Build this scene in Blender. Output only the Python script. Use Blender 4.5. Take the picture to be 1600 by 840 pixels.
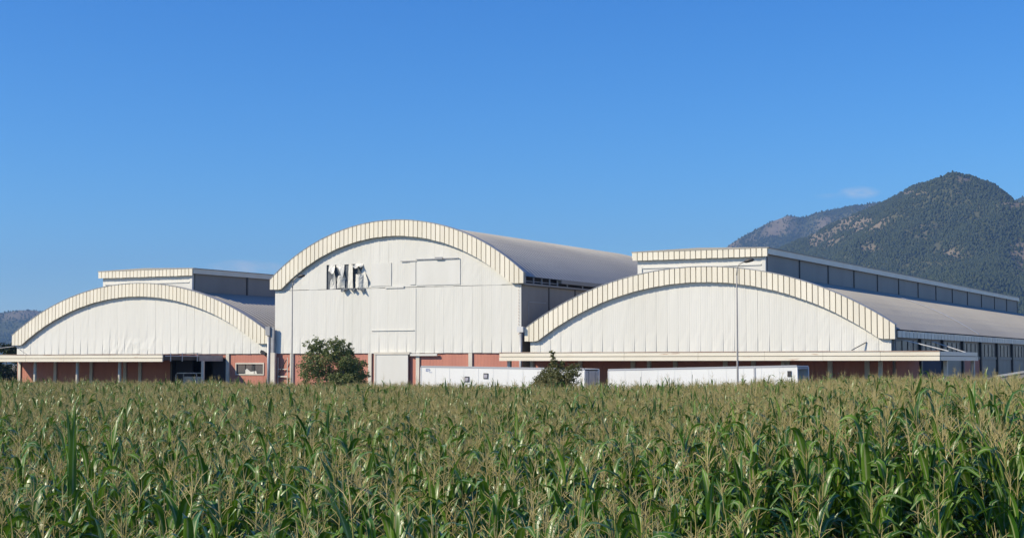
import bpy, math, random
import numpy as np
from mathutils import Vector, Matrix, noise as mn

random.seed(7); RNG = np.random.default_rng(11)
for o in list(bpy.data.objects): bpy.data.objects.remove(o)
S = bpy.context.scene
C = S.collection
R_ = math.radians

# ------------------------------------------------------------------ camera
FPX, YAW, EYE, HOR = 2450.0, R_(28), 4.1, 567.0
PIT = math.atan((HOR - 420) / FPX)
FW = Vector((-math.sin(YAW) * math.cos(PIT), math.cos(YAW) * math.cos(PIT), math.sin(PIT)))
RT = Vector((math.cos(YAW), math.sin(YAW), 0))
UP = RT.cross(FW)
cam = bpy.data.cameras.new('camera'); camo = bpy.data.objects.new('camera', cam); C.objects.link(camo)
cam.sensor_width = 36; cam.lens = 36 * FPX / 1600; cam.clip_start = .1; cam.clip_end = 40000
camo.location = (0, 0, EYE)
camo.rotation_euler = Matrix((RT, UP, -FW)).transposed().to_euler()
S.camera = camo

# ------------------------------------------------------------------ sky, sun, exposure
SUNDIR = Vector((1.0, 1.0, -1.0)).normalized()          # the way the light travels
ELEV = math.asin(-SUNDIR.z)
W = bpy.data.worlds.new('World'); S.world = W; W.use_nodes = True
nt = W.node_tree; N, L = nt.nodes, nt.links
N.clear()
out = N.new('ShaderNodeOutputWorld'); bg = N.new('ShaderNodeBackground'); sky = N.new('ShaderNodeTexSky')
sky.sky_type = 'NISHITA'; sky.sun_disc = False
sky.sun_elevation = ELEV; sky.sun_rotation = math.atan2(-SUNDIR.x, -SUNDIR.y)
sky.altitude = 500; sky.air_density = 1.0; sky.dust_density = .15; sky.ozone_density = 3.0
hsv = N.new('ShaderNodeHueSaturation'); hsv.inputs['Saturation'].default_value = 1.0; hsv.inputs['Value'].default_value = 1.0
sep = N.new('ShaderNodeSeparateColor'); cmb = N.new('ShaderNodeCombineColor'); L.new(sky.outputs[0], sep.inputs[0])
for i, (gain, gam) in enumerate(((.40, 1.9), (.70, 1.33), (1.58, 1.0))):     # deep clear summer blue, paling towards the horizon
    a = N.new('ShaderNodeMath'); a.operation = 'MULTIPLY'; a.inputs[1].default_value = gain; L.new(sep.outputs[i], a.inputs[0])
    b = N.new('ShaderNodeMath'); b.operation = 'POWER'; b.inputs[1].default_value = gam; L.new(a.outputs[0], b.inputs[0]); L.new(b.outputs[0], cmb.inputs[i])
L.new(cmb.outputs[0], hsv.inputs['Color'])
tc = N.new('ShaderNodeTexCoord')
def vmath(op, a, b=None):
    n = N.new('ShaderNodeVectorMath'); n.operation = op
    L.new(a, n.inputs[0])
    if b is not None: n.inputs[1].default_value = b
    return n
def smath(op, a, b, clamp=False):
    n = N.new('ShaderNodeMath'); n.operation = op; n.use_clamp = clamp
    for i, v in enumerate((a, b)):
        if isinstance(v, (int, float)): n.inputs[i].default_value = v
        else: L.new(v, n.inputs[i])
    return n.outputs[0]
nz = N.new('ShaderNodeTexNoise'); nz.inputs['Scale'].default_value = 70; nz.inputs['Detail'].default_value = 5
mp = N.new('ShaderNodeMapping'); mp.inputs['Scale'].default_value = (1, 1, 2.6)
L.new(tc.outputs['Generated'], mp.inputs[0]); L.new(mp.outputs[0], nz.inputs['Vector'])
def ray(x, y): return (FW * FPX + RT * (x - 800) - UP * (y - 420)).normalized()
col = hsv.outputs[0]
for (cx, cy, sx, sy, amt) in ((1342, 301, 34, 11, .42), (385, 418, 66, 14, .48), (1300, 306, 30, 5, .10)):   # two small fair-weather clouds
    d = ray(cx, cy); r = d.cross(Vector((0, 0, 1))).normalized(); u = r.cross(d)
    a = smath('DIVIDE', vmath('DOT_PRODUCT', tc.outputs['Generated'], r).outputs['Value'], sx / FPX)
    b = smath('DIVIDE', vmath('DOT_PRODUCT', tc.outputs['Generated'], u).outputs['Value'], sy / FPX)
    q = smath('ADD', smath('MULTIPLY', a, a), smath('MULTIPLY', b, b))
    m = smath('SUBTRACT', 1.0, q, True)
    front = smath('GREATER_THAN', vmath('DOT_PRODUCT', tc.outputs['Generated'], d).outputs['Value'], 0)
    k = smath('MULTIPLY', smath('MULTIPLY', smath('SUBTRACT', nz.outputs['Fac'], .28, True), 2.6, True), smath('MULTIPLY', m, amt * 1.3))
    k = smath('MULTIPLY', k, front, True)
    mx = N.new('ShaderNodeMix'); mx.data_type = 'RGBA'
    L.new(k, mx.inputs['Factor']); L.new(col, mx.inputs['A']); mx.inputs['B'].default_value = (7.5, 8.0, 8.6, 1)
    col = mx.outputs['Result']
L.new(col, bg.inputs['Color']); bg.inputs['Strength'].default_value = .09
L.new(bg.outputs[0], out.inputs['Surface'])
sun = bpy.data.lights.new('sun', 'SUN'); suno = bpy.data.objects.new('sun', sun); C.objects.link(suno)
sun.energy = 5.0; sun.angle = R_(.53); sun.color = (1, .90, .72)
suno.rotation_euler = SUNDIR.to_track_quat('-Z', 'Y').to_euler(); suno.location = (-60, -60, 80)
V = S.view_settings
V.view_transform = 'Standard'; V.look = 'None'; V.exposure = 0.12; V.gamma = 1.0; V.use_curve_mapping = False
S.cycles.max_bounces = 6; S.cycles.diffuse_bounces = 2; S.cycles.glossy_bounces = 2; S.cycles.transmission_bounces = 4
S.cycles.volume_bounces = 0; S.cycles.use_denoising = True

# ------------------------------------------------------------------ helpers
def PX(x, y, Y):                                         # pixel of the photograph -> point on the plane y = Y
    d = ray(x, y); t = Y / d.y
    return Vector((d.x * t, Y, d.z * t + EYE))
def PR(x, y, r):                                         # -> point at horizontal distance r
    d = ray(x, y); t = r / math.hypot(d.x, d.y)
    return Vector((d.x * t, d.y * t, d.z * t + EYE))
def PROJ(p):
    v = Vector(p) - Vector((0, 0, EYE)); a = v.dot(FW)
    return 800 + FPX * v.dot(RT) / a, 420 - FPX * v.dot(UP) / a, a

OFF = {}
class MB:
    def __init__(s): s.v = []; s.f = []
    def quad(s, a, b, c, d): n = len(s.v); s.v += [a, b, c, d]; s.f.append((n, n+1, n+2, n+3)); return s
    def tri(s, a, b, c): n = len(s.v); s.v += [a, b, c]; s.f.append((n, n+1, n+2)); return s
    def box(s, x0, x1, y0, y1, z0, z1):
        n = len(s.v)
        s.v += [(x, y, z) for z in (z0, z1) for y in (y0, y1) for x in (x0, x1)]
        s.f += [tuple(n+i for i in q) for q in ((0,2,3,1),(4,5,7,6),(0,1,5,4),(2,6,7,3),(0,4,6,2),(1,3,7,5))]
        return s
    def prism(s, front, back):                            # two matching outlines
        n = len(s.v); k = len(front); s.v += list(front) + list(back)
        s.f.append(tuple(n+i for i in range(k))); s.f.append(tuple(n+k+i for i in reversed(range(k))))
        for i in range(k): j = (i+1) % k; s.f.append((n+i, n+k+i, n+k+j, n+j))
        return s
    def tube(s, pts, rad, seg=8, caps=True):
        pts = [Vector(p) for p in pts]; n0 = len(s.v)
        rad = rad if hasattr(rad, '__len__') else [rad] * len(pts)
        for i, p in enumerate(pts):
            d = (pts[min(i+1, len(pts)-1)] - pts[max(i-1, 0)]).normalized()
            a = d.cross(Vector((0, 0, 1)) if abs(d.z) < .9 else Vector((1, 0, 0))).normalized(); b = d.cross(a)
            for k in range(seg):
                t = 2 * math.pi * k / seg
                s.v.append(tuple(p + (a * math.cos(t) + b * math.sin(t)) * rad[i]))
        for i in range(len(pts) - 1):
            for k in range(seg):
                k2 = (k+1) % seg
                s.f.append((n0+i*seg+k, n0+i*seg+k2, n0+(i+1)*seg+k2, n0+(i+1)*seg+k))
        if caps:
            s.f.append(tuple(n0+k for k in reversed(range(seg)))); s.f.append(tuple(n0+(len(pts)-1)*seg+k for k in range(seg)))
        return s
def mesh(name, mb, m, smooth=False):
    me = bpy.data.meshes.new(name); me.from_pydata([tuple(v) for v in mb.v], [], mb.f); me.update()
    if m: me.materials.append(m)
    if smooth: me.polygons.foreach_set('use_smooth', [True] * len(me.polygons))
    return me
def obj(name, mb, m, parent=None, smooth=False, local=False):
    """one mesh object; verts are given in world space (or in the parent's space with local=True), origin put at the piece"""
    A = np.array([tuple(v) for v in mb.v]); c = (A.min(0) + A.max(0)) / 2
    if parent is None: c[2] = A[:, 2].min()
    mb.v = [tuple(v) for v in (A - c)]
    o = bpy.data.objects.new(name, mesh(name, mb, m, smooth)); C.objects.link(o)
    c = Vector(c)
    if parent is None: o.location = c; OFF[o.name] = Vector((0,0,0)) if local else c
    else:
        o.parent = parent; pc = Vector((0,0,0)) if local and parent.type == 'EMPTY' else OFF[parent.name]
        o.location = c - pc
    OFF[o.name] = c
    return o
def empty(name, loc, label, cat, group=None):
    o = bpy.data.objects.new(name, None); C.objects.link(o); o.location = loc; o.empty_display_size = .5
    OFF[o.name] = Vector(loc); tag(o, label, cat, group); return o
def tag(o, label=None, cat=None, group=None, kind=None):
    if label: o['label'] = label
    if cat: o['category'] = cat
    if group: o['group'] = group
    if kind: o['kind'] = kind
    return o

def mat(name, col, rough=.6, col2=None, scale=1.0, stretch=(1, 1, 1), lo=.35, hi=.7, bump=0, bscale=8, metal=0, spec=.5, rib=None, rnd=0, rust=None):
    m = bpy.data.materials.new(name); m.use_nodes = True
    n, l = m.node_tree.nodes, m.node_tree.links
    b = n['Principled BSDF']; b.inputs['Roughness'].default_value = rough; b.inputs['Metallic'].default_value = metal
    b.inputs['Specular IOR Level'].default_value = spec
    g = n.new('ShaderNodeNewGeometry'); pos = g.outputs['Position']
    def noise(sc, st, det=4):
        mpn = n.new('ShaderNodeMapping'); mpn.inputs['Scale'].default_value = st
        l.new(pos, mpn.inputs[0]); t = n.new('ShaderNodeTexNoise'); t.inputs['Scale'].default_value = sc; t.inputs['Detail'].default_value = det
        l.new(mpn.outputs[0], t.inputs['Vector']); return t.outputs['Fac']
    def ramp(v, a, c):
        r = n.new('ShaderNodeMapRange'); r.inputs['From Min'].default_value = a; r.inputs['From Max'].default_value = c
        l.new(v, r.inputs['Value']); return r.outputs[0]
    def mix(f, a, c, mode='MIX'):
        x = n.new('ShaderNodeMix'); x.data_type = 'RGBA'; x.blend_type = mode
        for s, v in (('Factor', f), ('A', a), ('B', c)):
            if isinstance(v, tuple): x.inputs[s].default_value = (*v, 1)
            elif isinstance(v, (int, float)): x.inputs[s].default_value = v
            else: l.new(v, x.inputs[s])
        return x.outputs['Result']
    cur = tuple(col)
    if col2: cur = mix(ramp(noise(scale, stretch), lo, hi), cur, tuple(col2))
    if rust:
        cur = mix(ramp(noise(rust[1], rust[2], 6), rust[3], rust[3] + .12), cur, tuple(rust[0]))
    if rnd:
        oi = n.new('ShaderNodeObjectInfo'); hs = n.new('ShaderNodeHueSaturation')
        r = n.new('ShaderNodeMapRange'); r.inputs['To Min'].default_value = 1 - rnd; r.inputs['To Max'].default_value = 1 + rnd
        l.new(oi.outputs['Random'], r.inputs['Value']); l.new(r.outputs[0], hs.inputs['Value'])
        if isinstance(cur, tuple): hs.inputs['Color'].default_value = (*cur, 1)
        else: l.new(cur, hs.inputs['Color'])
        cur = hs.outputs[0]
    if isinstance(cur, tuple): b.inputs['Base Color'].default_value = (*cur, 1)
    else: l.new(cur, b.inputs['Base Color'])
    h = None
    if rib:                                               # fine pressed ribs: (direction, period m)
        mpn = n.new('ShaderNodeMapping'); mpn.inputs['Scale'].default_value = tuple(1.0 if i == rib[0] else 0 for i in range(3))
        l.new(pos, mpn.inputs[0]); w = n.new('ShaderNodeTexWave'); w.bands_direction = 'XYZ'[rib[0]]; w.inputs['Scale'].default_value = .314 / rib[1]
        l.new(mpn.outputs[0], w.inputs['Vector']); bp = n.new('ShaderNodeBump'); bp.inputs['Distance'].default_value = rib[2]; bp.inputs['Strength'].default_value = 1
        l.new(w.outputs['Fac'], bp.inputs['Height']); h = bp.outputs[0]; l.new(h, b.inputs['Normal'])
    if bump:
        bp = n.new('ShaderNodeBump'); bp.inputs['Distance'].default_value = bump
        l.new(noise(bscale, stretch, 6), bp.inputs['Height'])
        if h: l.new(h, bp.inputs['Normal'])
        l.new(bp.outputs[0], b.inputs['Normal'])
    return m

def leafmat(name, col, col2, trans, tcol, rough=.42, spec=.3, scale=3.0, rib=None):
    m = bpy.data.materials.new(name); m.use_nodes = True
    n, l = m.node_tree.nodes, m.node_tree.links
    b = n['Principled BSDF']; b.inputs['Roughness'].default_value = rough; b.inputs['Specular IOR Level'].default_value = spec
    g = n.new('ShaderNodeNewGeometry'); t = n.new('ShaderNodeTexNoise'); t.inputs['Scale'].default_value = scale; l.new(g.outputs['Position'], t.inputs['Vector'])
    oi = n.new('ShaderNodeObjectInfo')
    ad = n.new('ShaderNodeMath'); ad.operation = 'ADD'; l.new(t.outputs['Fac'], ad.inputs[0])
    sc = n.new('ShaderNodeMath'); sc.operation = 'MULTIPLY_ADD'; sc.inputs[1].default_value = .7; sc.inputs[2].default_value = -.35
    l.new(oi.outputs['Random'], sc.inputs[0]); l.new(sc.outputs[0], ad.inputs[1])
    mr = n.new('ShaderNodeMapRange'); mr.inputs['From Min'].default_value = .25; mr.inputs['From Max'].default_value = .8; l.new(ad.outputs[0], mr.inputs['Value'])
    mx = n.new('ShaderNodeMix'); mx.data_type = 'RGBA'; mx.inputs['A'].default_value = (*col, 1); mx.inputs['B'].default_value = (*col2, 1)
    l.new(mr.outputs[0], mx.inputs['Factor']); src = mx.outputs['Result']
    if rib:                                               # paler midrib
        at = n.new('ShaderNodeAttribute'); at.attribute_name = 'rib'; rr = n.new('ShaderNodeMapRange'); rr.inputs['From Min'].default_value = .72; rr.inputs['From Max'].default_value = .9
        l.new(at.outputs['Fac'], rr.inputs['Value']); m2 = n.new('ShaderNodeMix'); m2.data_type = 'RGBA'; m2.inputs['B'].default_value = (*rib, 1)
        l.new(rr.outputs[0], m2.inputs['Factor']); l.new(src, m2.inputs['A']); src = m2.outputs['Result']
    l.new(src, b.inputs['Base Color'])
    tr = n.new('ShaderNodeBsdfTranslucent'); tr.inputs['Color'].default_value = (*tcol, 1)
    ms = n.new('ShaderNodeMixShader'); ms.inputs[0].default_value = trans
    l.new(b.outputs[0], ms.inputs[1]); l.new(tr.outputs[0], ms.inputs[2])
    l.new(ms.outputs[0], n['Material Output'].inputs['Surface'])
    return m

M = {}
M['clad'] = mat('white_cladding', (.765, .74, .655), .55, (.70, .675, .585), .5, (1, 1, .12), .35, .8, rib=(0, .18, .004), rust=((.50, .47, .40), .9, (1, 1, .12), .68), bump=.003, bscale=.8)
M['white_sheet'] = mat('white_sheet', (.765, .74, .66), .5, (.70, .675, .59), .7, (1, 1, .2))
M['cream'] = mat('cream_fascia', (.86, .79, .63), .5, (.80, .725, .555), .5, (1, 1, .3), rnd=.05, rust=((.46, .33, .18), 1.1, (1, 1, .5), .73))
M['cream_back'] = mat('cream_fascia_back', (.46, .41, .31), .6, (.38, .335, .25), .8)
M['cream_rust'] = mat('cream_board_rust', (.86, .79, .63), .5, (.80, .715, .54), .4, (.5, 1, 1), rust=((.42, .20, .10), .55, (1, 1, 9), .64))
M['rust_edge'] = mat('rusty_edge', (.40, .24, .16), .7, (.62, .50, .38), .35, (1, 1, 1), .4, .6)
M['red'] = mat('red_wall', (.56, .225, .152), .75, (.49, .195, .135), .7, (1, 1, .3), rib=(0, .3, .006), bump=.01, bscale=6, rust=((.62, .30, .21), .6, (1, 1, .4), .66))
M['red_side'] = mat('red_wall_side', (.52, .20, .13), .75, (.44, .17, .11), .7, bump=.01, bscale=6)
M['pilaster'] = mat('pale_pilaster', (.72, .66, .54), .6, (.6, .55, .45), .8)
M['roof'] = mat('grey_roof', (.43, .398, .335), .6, (.35, .325, .275), .12, (1, .35, 1), rust=((.27, .26, .25), .25, (1, .15, 1), .66), spec=.4)
M['roof_mid'] = mat('steel_roof', (.45, .42, .355), .6, (.37, .345, .295), .2, (1, .5, 1), rust=((.30, .28, .27), .4, (1, .3, 1), .68), spec=.5)
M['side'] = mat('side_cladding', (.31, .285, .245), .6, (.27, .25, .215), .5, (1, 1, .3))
M['dark_steel'] = mat('dark_steel', (.05, .047, .045), .5)
M['frame_grey'] = mat('grey_frame', (.38, .38, .38), .5, (.3, .3, .3), 2)
M['inside'] = mat('dark_interior', (.05, .055, .075), .9)
M['backing'] = mat('dark_backing', (.10, .115, .125), .9, (.17, .18, .19), 2.5, bump=.05, bscale=5)  # mottled dark blue-grey, used behind and below the torn sheets
M['galv'] = mat('galvanised_steel', (.42, .42, .41), .45, (.34, .34, .34), 3, metal=.3)
M['post_grey'] = mat('weathered_post', (.36, .34, .31), .6, (.3, .285, .26), 3)
M['pale_steel'] = mat('pale_steel', (.72, .71, .68), .45, (.6, .59, .56), 2)
M['glass'] = mat('window_glass', (.06, .07, .075), .08, spec=.9)
M['glass_side'] = mat('dusty_glass', (.12, .112, .09), .35, (.09, .085, .068), 1.2, spec=.6)
M['shutter'] = mat('grey_green_shutter', (.30, .28, .22), .6, (.25, .235, .185), .8)
M['trailer'] = mat('white_trailer', (.90, .885, .83), .35, (.86, .84, .78), .5, (1, 1, .3), rnd=.0)
M['trailer_trim'] = mat('trailer_trim', (.46, .46, .47), .4)
M['trailer_in'] = mat('trailer_inside', (.10, .10, .11), .7)
M['rubber'] = mat('rubber', (.02, .02, .02), .85)
M['lorry'] = mat('lorry_grey', (.24, .23, .23), .5, (.19, .185, .185), 1.2)  # one slightly mottled grey for cab and tipper body
M['placard'] = mat('placard_grey', (.42, .40, .44), .5)
M['logo'] = mat('logo_blue_grey', (.42, .47, .62), .5)
M['soffit'] = mat('shade_soffit', (.13, .12, .11), .85, (.09, .085, .08), .6)  # canopy underside coloured darker to deepen the shade beneath it
M['concrete'] = mat('concrete', (.34, .33, .31), .85, (.26, .25, .24), .6, bump=.02)
M['asphalt'] = mat('asphalt', (.07, .068, .065), .9, (.05, .05, .05), .8, bump=.02)
M['bounce_pale'] = mat('bounce_yard_ground', (.42, .375, .30), .9, (.36, .32, .25), .3, bump=.02)  # pale tone chosen for its warm bounce
M['soil'] = mat('field_soil', (.085, .06, .04), .95, (.055, .04, .028), .7, bump=.08, bscale=4)
M['plain'] = mat('plain_ground', (.22, .18, .085), .95, (.28, .22, .12), .004, bump=0)  # straw tone picked so the unseen fields bounce more warm light
M['bark'] = mat('bark', (.09, .07, .055), .9, (.14, .12, .10), 4, bump=.03, bscale=12)
M['leaf_tree'] = leafmat('tree_leaves', (.16, .19, .065), (.28, .30, .12), .36, (.10, .15, .03), .5)
M['leaf_shrub'] = leafmat('shrub_leaves', (.18, .18, .07), (.30, .28, .13), .36, (.12, .13, .03), .55)
M['leaf_far'] = leafmat('far_tree_leaves', (.030, .045, .020), (.055, .070, .028), .15, (.05, .08, .02), .6)
M['corn'] = leafmat('corn_leaf', (.036, .108, .009), (.120, .225, .024), .16, (.18, .36, .02), .34, .40, scale=2.2, rib=(.30, .34, .15))
M['corn_dry'] = leafmat('corn_leaf_dry', (.26, .21, .10), (.36, .30, .16), .25, (.36, .30, .14), .6)
M['stalk'] = leafmat('corn_stalk', (.28, .27, .07), (.45, .39, .15), .0, (.1, .1, .1), .5)
M['tassel'] = leafmat('corn_tassel', (.46, .37, .14), (.66, .54, .25), .15, (.5, .4, .18), .7, .15)
M['husk'] = leafmat('corn_husk', (.20, .26, .08), (.34, .34, .14), .12, (.3, .36, .1), .55)
M['conifer'] = leafmat('hill_trees', (.034, .050, .024), (.060, .074, .034), 0, (0, 0, 0), .9)

def mountmat(name):
    m = mat(name, (.055, .068, .032), .95, (.10, .10, .05), .006)
    n, l = m.node_tree.nodes, m.node_tree.links
    b = n['Principled BSDF']; src = b.inputs['Base Color'].links[0].from_socket
    a = n.new('ShaderNodeAttribute'); a.attribute_name = 'bare'
    t = n.new('ShaderNodeTexNoise'); t.inputs['Scale'].default_value = .03; t.inputs['Detail'].default_value = 6
    g = n.new('ShaderNodeNewGeometry'); l.new(g.outputs['Position'], t.inputs['Vector'])
    c = n.new('ShaderNodeMix'); c.data_type = 'RGBA'; c.inputs['A'].default_value = (.17, .135, .085, 1); c.inputs['B'].default_value = (.28, .225, .155, 1); l.new(t.outputs['Fac'], c.inputs['Factor'])
    x = n.new('ShaderNodeMix'); x.data_type = 'RGBA'; l.new(a.outputs['Fac'], x.inputs['Factor']); l.new(src, x.inputs['A']); l.new(c.outputs['Result'], x.inputs['B'])
    l.new(x.outputs['Result'], b.inputs['Base Color']); b.inputs['Specular IOR Level'].default_value = .1
    return m
M['mount'] = mountmat('mountain_ground')

# ------------------------------------------------------------------ instancer for what nobody could count
def scatter(name, pts, rot, scl, idx, protos, label, cat):
    me = bpy.data.meshes.new(name); me.from_pydata([tuple(p) for p in pts], [], []); me.update()
    a = me.attributes.new('rot', 'FLOAT_VECTOR', 'POINT'); a.data.foreach_set('vector', np.asarray(rot, 'f').ravel())
    a = me.attributes.new('scl', 'FLOAT_VECTOR', 'POINT'); a.data.foreach_set('vector', np.asarray(scl, 'f').ravel())
    a = me.attributes.new('idx', 'INT', 'POINT'); a.data.foreach_set('value', np.asarray(idx, 'i'))
    col = bpy.data.collections.new(name + '_kinds')
    for i, p in enumerate(protos):
        col.objects.link(bpy.data.objects.new('%s_kind_%02d' % (name, i), p))
    o = bpy.data.objects.new(name, me); C.objects.link(o)
    ng = bpy.data.node_groups.new(name, 'GeometryNodeTree')
    ng.interface.new_socket('Geometry', in_out='INPUT', socket_type='NodeSocketGeometry')
    ng.interface.new_socket('Geometry', in_out='OUTPUT', socket_type='NodeSocketGeometry')
    n, l = ng.nodes, ng.links
    gi, go = n.new('NodeGroupInput'), n.new('NodeGroupOutput')
    iop = n.new('GeometryNodeInstanceOnPoints'); ci = n.new('GeometryNodeCollectionInfo')
    ci.inputs['Collection'].default_value = col; ci.inputs['Separate Children'].default_value = True; ci.inputs['Reset Children'].default_value = True
    def attr(nm, ty):
        x = n.new('GeometryNodeInputNamedAttribute'); x.data_type = ty; x.inputs['Name'].default_value = nm
        return x.outputs['Attribute']
    er = n.new('FunctionNodeEulerToRotation')
    l.new(attr('rot', 'FLOAT_VECTOR'), er.inputs[0])
    l.new(gi.outputs[0], iop.inputs['Points']); l.new(ci.outputs[0], iop.inputs['Instance'])
    iop.inputs['Pick Instance'].default_value = True
    l.new(attr('idx', 'INT'), iop.inputs['Instance Index']); l.new(er.outputs[0], iop.inputs['Rotation'])
    l.new(attr('scl', 'FLOAT_VECTOR'), iop.inputs['Scale']); l.new(iop.outputs[0], go.inputs[0])
    md = o.modifiers.new('scatter', 'NODES'); md.node_group = ng
    tag(o, label, cat, kind='stuff'); return o

# ------------------------------------------------------------------ ground
def sheet(name, x0, x1, y0, y1, z, m):
    o = obj(name, MB().quad((x0, y0, z), (x1, y0, z), (x1, y1, z), (x0, y1, z)), m); o['kind'] = 'structure'; return o
YF = 111.0                                               # plane of the hall fronts
sheet('ground', -7400, 7400, -500, 7400, -.02, M['plain'])
sheet('field_soil', -140, 60, -6, 91.5, -.006, M['soil'])
sheet('yard', -135, -20, 91.5, 230, -.002, M['asphalt'])
sheet('bounce_yard', -19.9, 60, 91.5, 230, -.002, M['bounce_pale'])  # unseen pale ground added to bounce warm light onto the shaded side walls

# ------------------------------------------------------------------ mountains
def fb(x, y, s, o=4): return mn.fractal(Vector((x / s, y / s, 3.7)), 1.0, 2.1, o)
def interp(tab, x): return float(np.interp(x, [t[0] for t in tab], [t[1] for t in tab]))
def mountain(name, tab, r0, r1, xa, xb, step, nr, rough, baref):
    xs = np.arange(xa, xb + 1, step); v = []; bare = []; f = []
    rows = nr + 14
    for xi in xs:
        d = ray(xi, HOR); h = Vector((d.x, d.y, 0)).normalized()
        y = interp(tab, xi) + 6.5
        rc = r1 * (1 + .05 * math.sin(xi * .006) + .04 * fb(xi * 2.0, 9, 300))
        Hc = PR(xi, y, rc).z
        for j in range(rows):
            t = j / nr
            r = r0 + (rc - r0) * t
            p = h * r
            s = t ** 1.12 if t <= 1 else 1 - (t - 1) * 1.6
            e = max(0, min(1, t)) * max(0.025, min(1, (1 - t) * 3.0)) if t < 1 else .025
            z = Hc * s + e * rough * fb(p.x, p.y, 520, 5) * 1.5 + rough * .035 * fb(p.x, p.y, 60, 3) * min(1, t * 4)
            v.append((p.x, p.y, max(-2, z) if t > 0 else -2))
            b = baref(xi, PROJ((p.x, p.y, z))[1], p, t)
            bare.append(max(0, min(1, b)))
    n = len(xs)
    for i in range(n - 1):
        for j in range(rows - 1):
            f.append((i*rows+j, (i+1)*rows+j, (i+1)*rows+j+1, i*rows+j+1))
    me = bpy.data.meshes.new(name); me.from_pydata(v, [], f); me.update(); me.materials.append(M['mount'])
    a = me.attributes.new('bare', 'FLOAT', 'POINT'); a.data.foreach_set('value', bare)
    me.polygons.foreach_set('use_smooth', [True] * len(f))
    o = bpy.data.objects.new(name, me); C.objects.link(o); o['kind'] = 'structure'
    return o, np.array(v).reshape(n, rows, 3), np.array(bare).reshape(n, rows)
def blob(seed, cone):
    rs = random.Random(seed); mb = MB(); rings = 4; seg = 7
    prof = [(0, .30), (.22, .50), (.55, .36 if cone else .48), (.82, .17 if cone else .32), (1.0, 0)]
    ph = rs.random() * 6
    pts = []
    for (z, r) in prof[:-1]:
        for k in range(seg):
            a = ph + 2 * math.pi * k / seg; q = r * rs.uniform(.75, 1.2)
            pts.append((q * math.cos(a), q * math.sin(a), z + rs.uniform(-.05, .05)))
    mb.v = pts + [(0, 0, 1)]
    for i in range(3):
        for k in range(seg): mb.f.append((i*seg+k, i*seg+(k+1) % seg, (i+1)*seg+(k+1) % seg, (i+1)*seg+k))
    for k in range(seg): mb.f.append((3*seg+k, 3*seg+(k+1) % seg, 4*seg))
    return mesh('hill_tree', mb, M['conifer'])
BLOBS = [blob(i, i % 2) for i in range(6)]
def wood(name, G, B, n, xlim, size, label):
    rows = G.shape[1]; pts = []; tries = 0
    while len(pts) < n and tries < n * 6:
        tries += 1
        i = random.random() * (G.shape[0] - 1.001); j = (random.random() ** .8) * (rows - 12.0)
        i0, j0 = int(i), int(j); a, b = i - i0, j - j0
        p = (G[i0, j0]*(1-a)*(1-b) + G[i0+1, j0]*a*(1-b) + G[i0, j0+1]*(1-a)*b + G[i0+1, j0+1]*a*b)
        bb = B[i0, j0]*(1-a)*(1-b) + B[i0+1, j0]*a*(1-b) + B[i0, j0+1]*(1-a)*b + B[i0+1, j0+1]*a*b
        if bb > .30 + .5 * random.random() and random.random() > .16: continue
        if p[2] < 1 or (fb(p[0], p[1], 90, 2) < -.28 and random.random() < .5): continue
        pts.append(p)
    n = len(pts); s = RNG.uniform(size * .6, size * 1.25, n)
    scl = np.stack([s * RNG.uniform(.8, 1.1, n), s * RNG.uniform(.8, 1.1, n), s * RNG.uniform(1.0, 1.5, n)], 1)
    rot = np.stack([np.zeros(n), np.zeros(n), RNG.uniform(0, 6.28, n)], 1)
    return scatter(name, np.array(pts) - np.array((0, 0, .6)), rot, scl, RNG.integers(0, 6, n), BLOBS, label, 'forest')
def bumpat(x, y, cx, cy, sx, sy): return math.exp(-((x - cx) / sx) ** 2 - ((y - cy) / sy) ** 2)
def bareA(px, py, p, t):
    k = 1.0 * bumpat(px, py, 1345, 350, 38, 14) + 1.0 * bumpat(px, py, 1285, 376, 34, 12) + .7 * bumpat(px, py, 1365, 388, 20, 6) + .9 * bumpat(px, py, 1510, 281, 26, 5) \
        + .7 * bumpat(px, py, 1462, 274, 10, 5) + .8 * bumpat(px, py, 1585, 318, 22, 7) + .75 * bumpat(px, py, 1430, 303, 25, 5) + .9 * bumpat(px, py, 1598, 402, 16, 26) + .6 * bumpat(px, py, 1490, 396, 20, 6)
    return 1.5 * k * (1.0 + 1.1 * fb(p.x, p.y, 70, 4)) + max(0, fb(p.x, p.y, 160, 4) - .42) * 1.5
RA = [(1000, 470), (1150, 415), (1216, 385), (1262, 365), (1319, 337), (1375, 312), (1412, 295), (1444, 280), (1469, 273.5), (1506, 275), (1531, 281), (1553, 293), (1581, 307), (1600, 319), (1680, 350), (1800, 340), (2000, 360), (2300, 420), (2500, 520)]
RB = [(640, 560), (800, 470), (900, 420), (970, 397), (1050, 396), (1128, 385), (1162, 363), (1200, 343), (1234, 330), (1256, 333), (1287, 324), (1331, 315), (1372, 311), (1480, 300), (1585, 308), (1600, 302), (1660, 285), (1800, 300), (2100, 380)]
RC = [(-900, 560), (-500, 500), (-250, 470), (-100, 492), (0, 485), (27, 481), (41, 480), (77, 484), (150, 500), (300, 515), (520, 540), (700, 566)]
_, GA, BA = mountain('mountain', RA, 2300, 4000, 1000, 2500, 5, 110, 110, bareA)
_, GB, BB = mountain('mountain', RB, 5000, 6600, 640, 2100, 6, 70, 60, lambda xi, py, p, t: 1.1 * bumpat(xi, 0, 1215, 0, 26, 1) * (t > .86) * (1 - abs(t - .93) * 6) + .9 * bumpat(xi, 0, 1290, 0, 12, 1) * (t > .8) * (t < .95) + .8 * bumpat(xi, 0, 1145, 0, 14, 1) * (t > .75) + max(0, fb(p.x, p.y, 150, 4) - .45) * 1.3)
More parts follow.
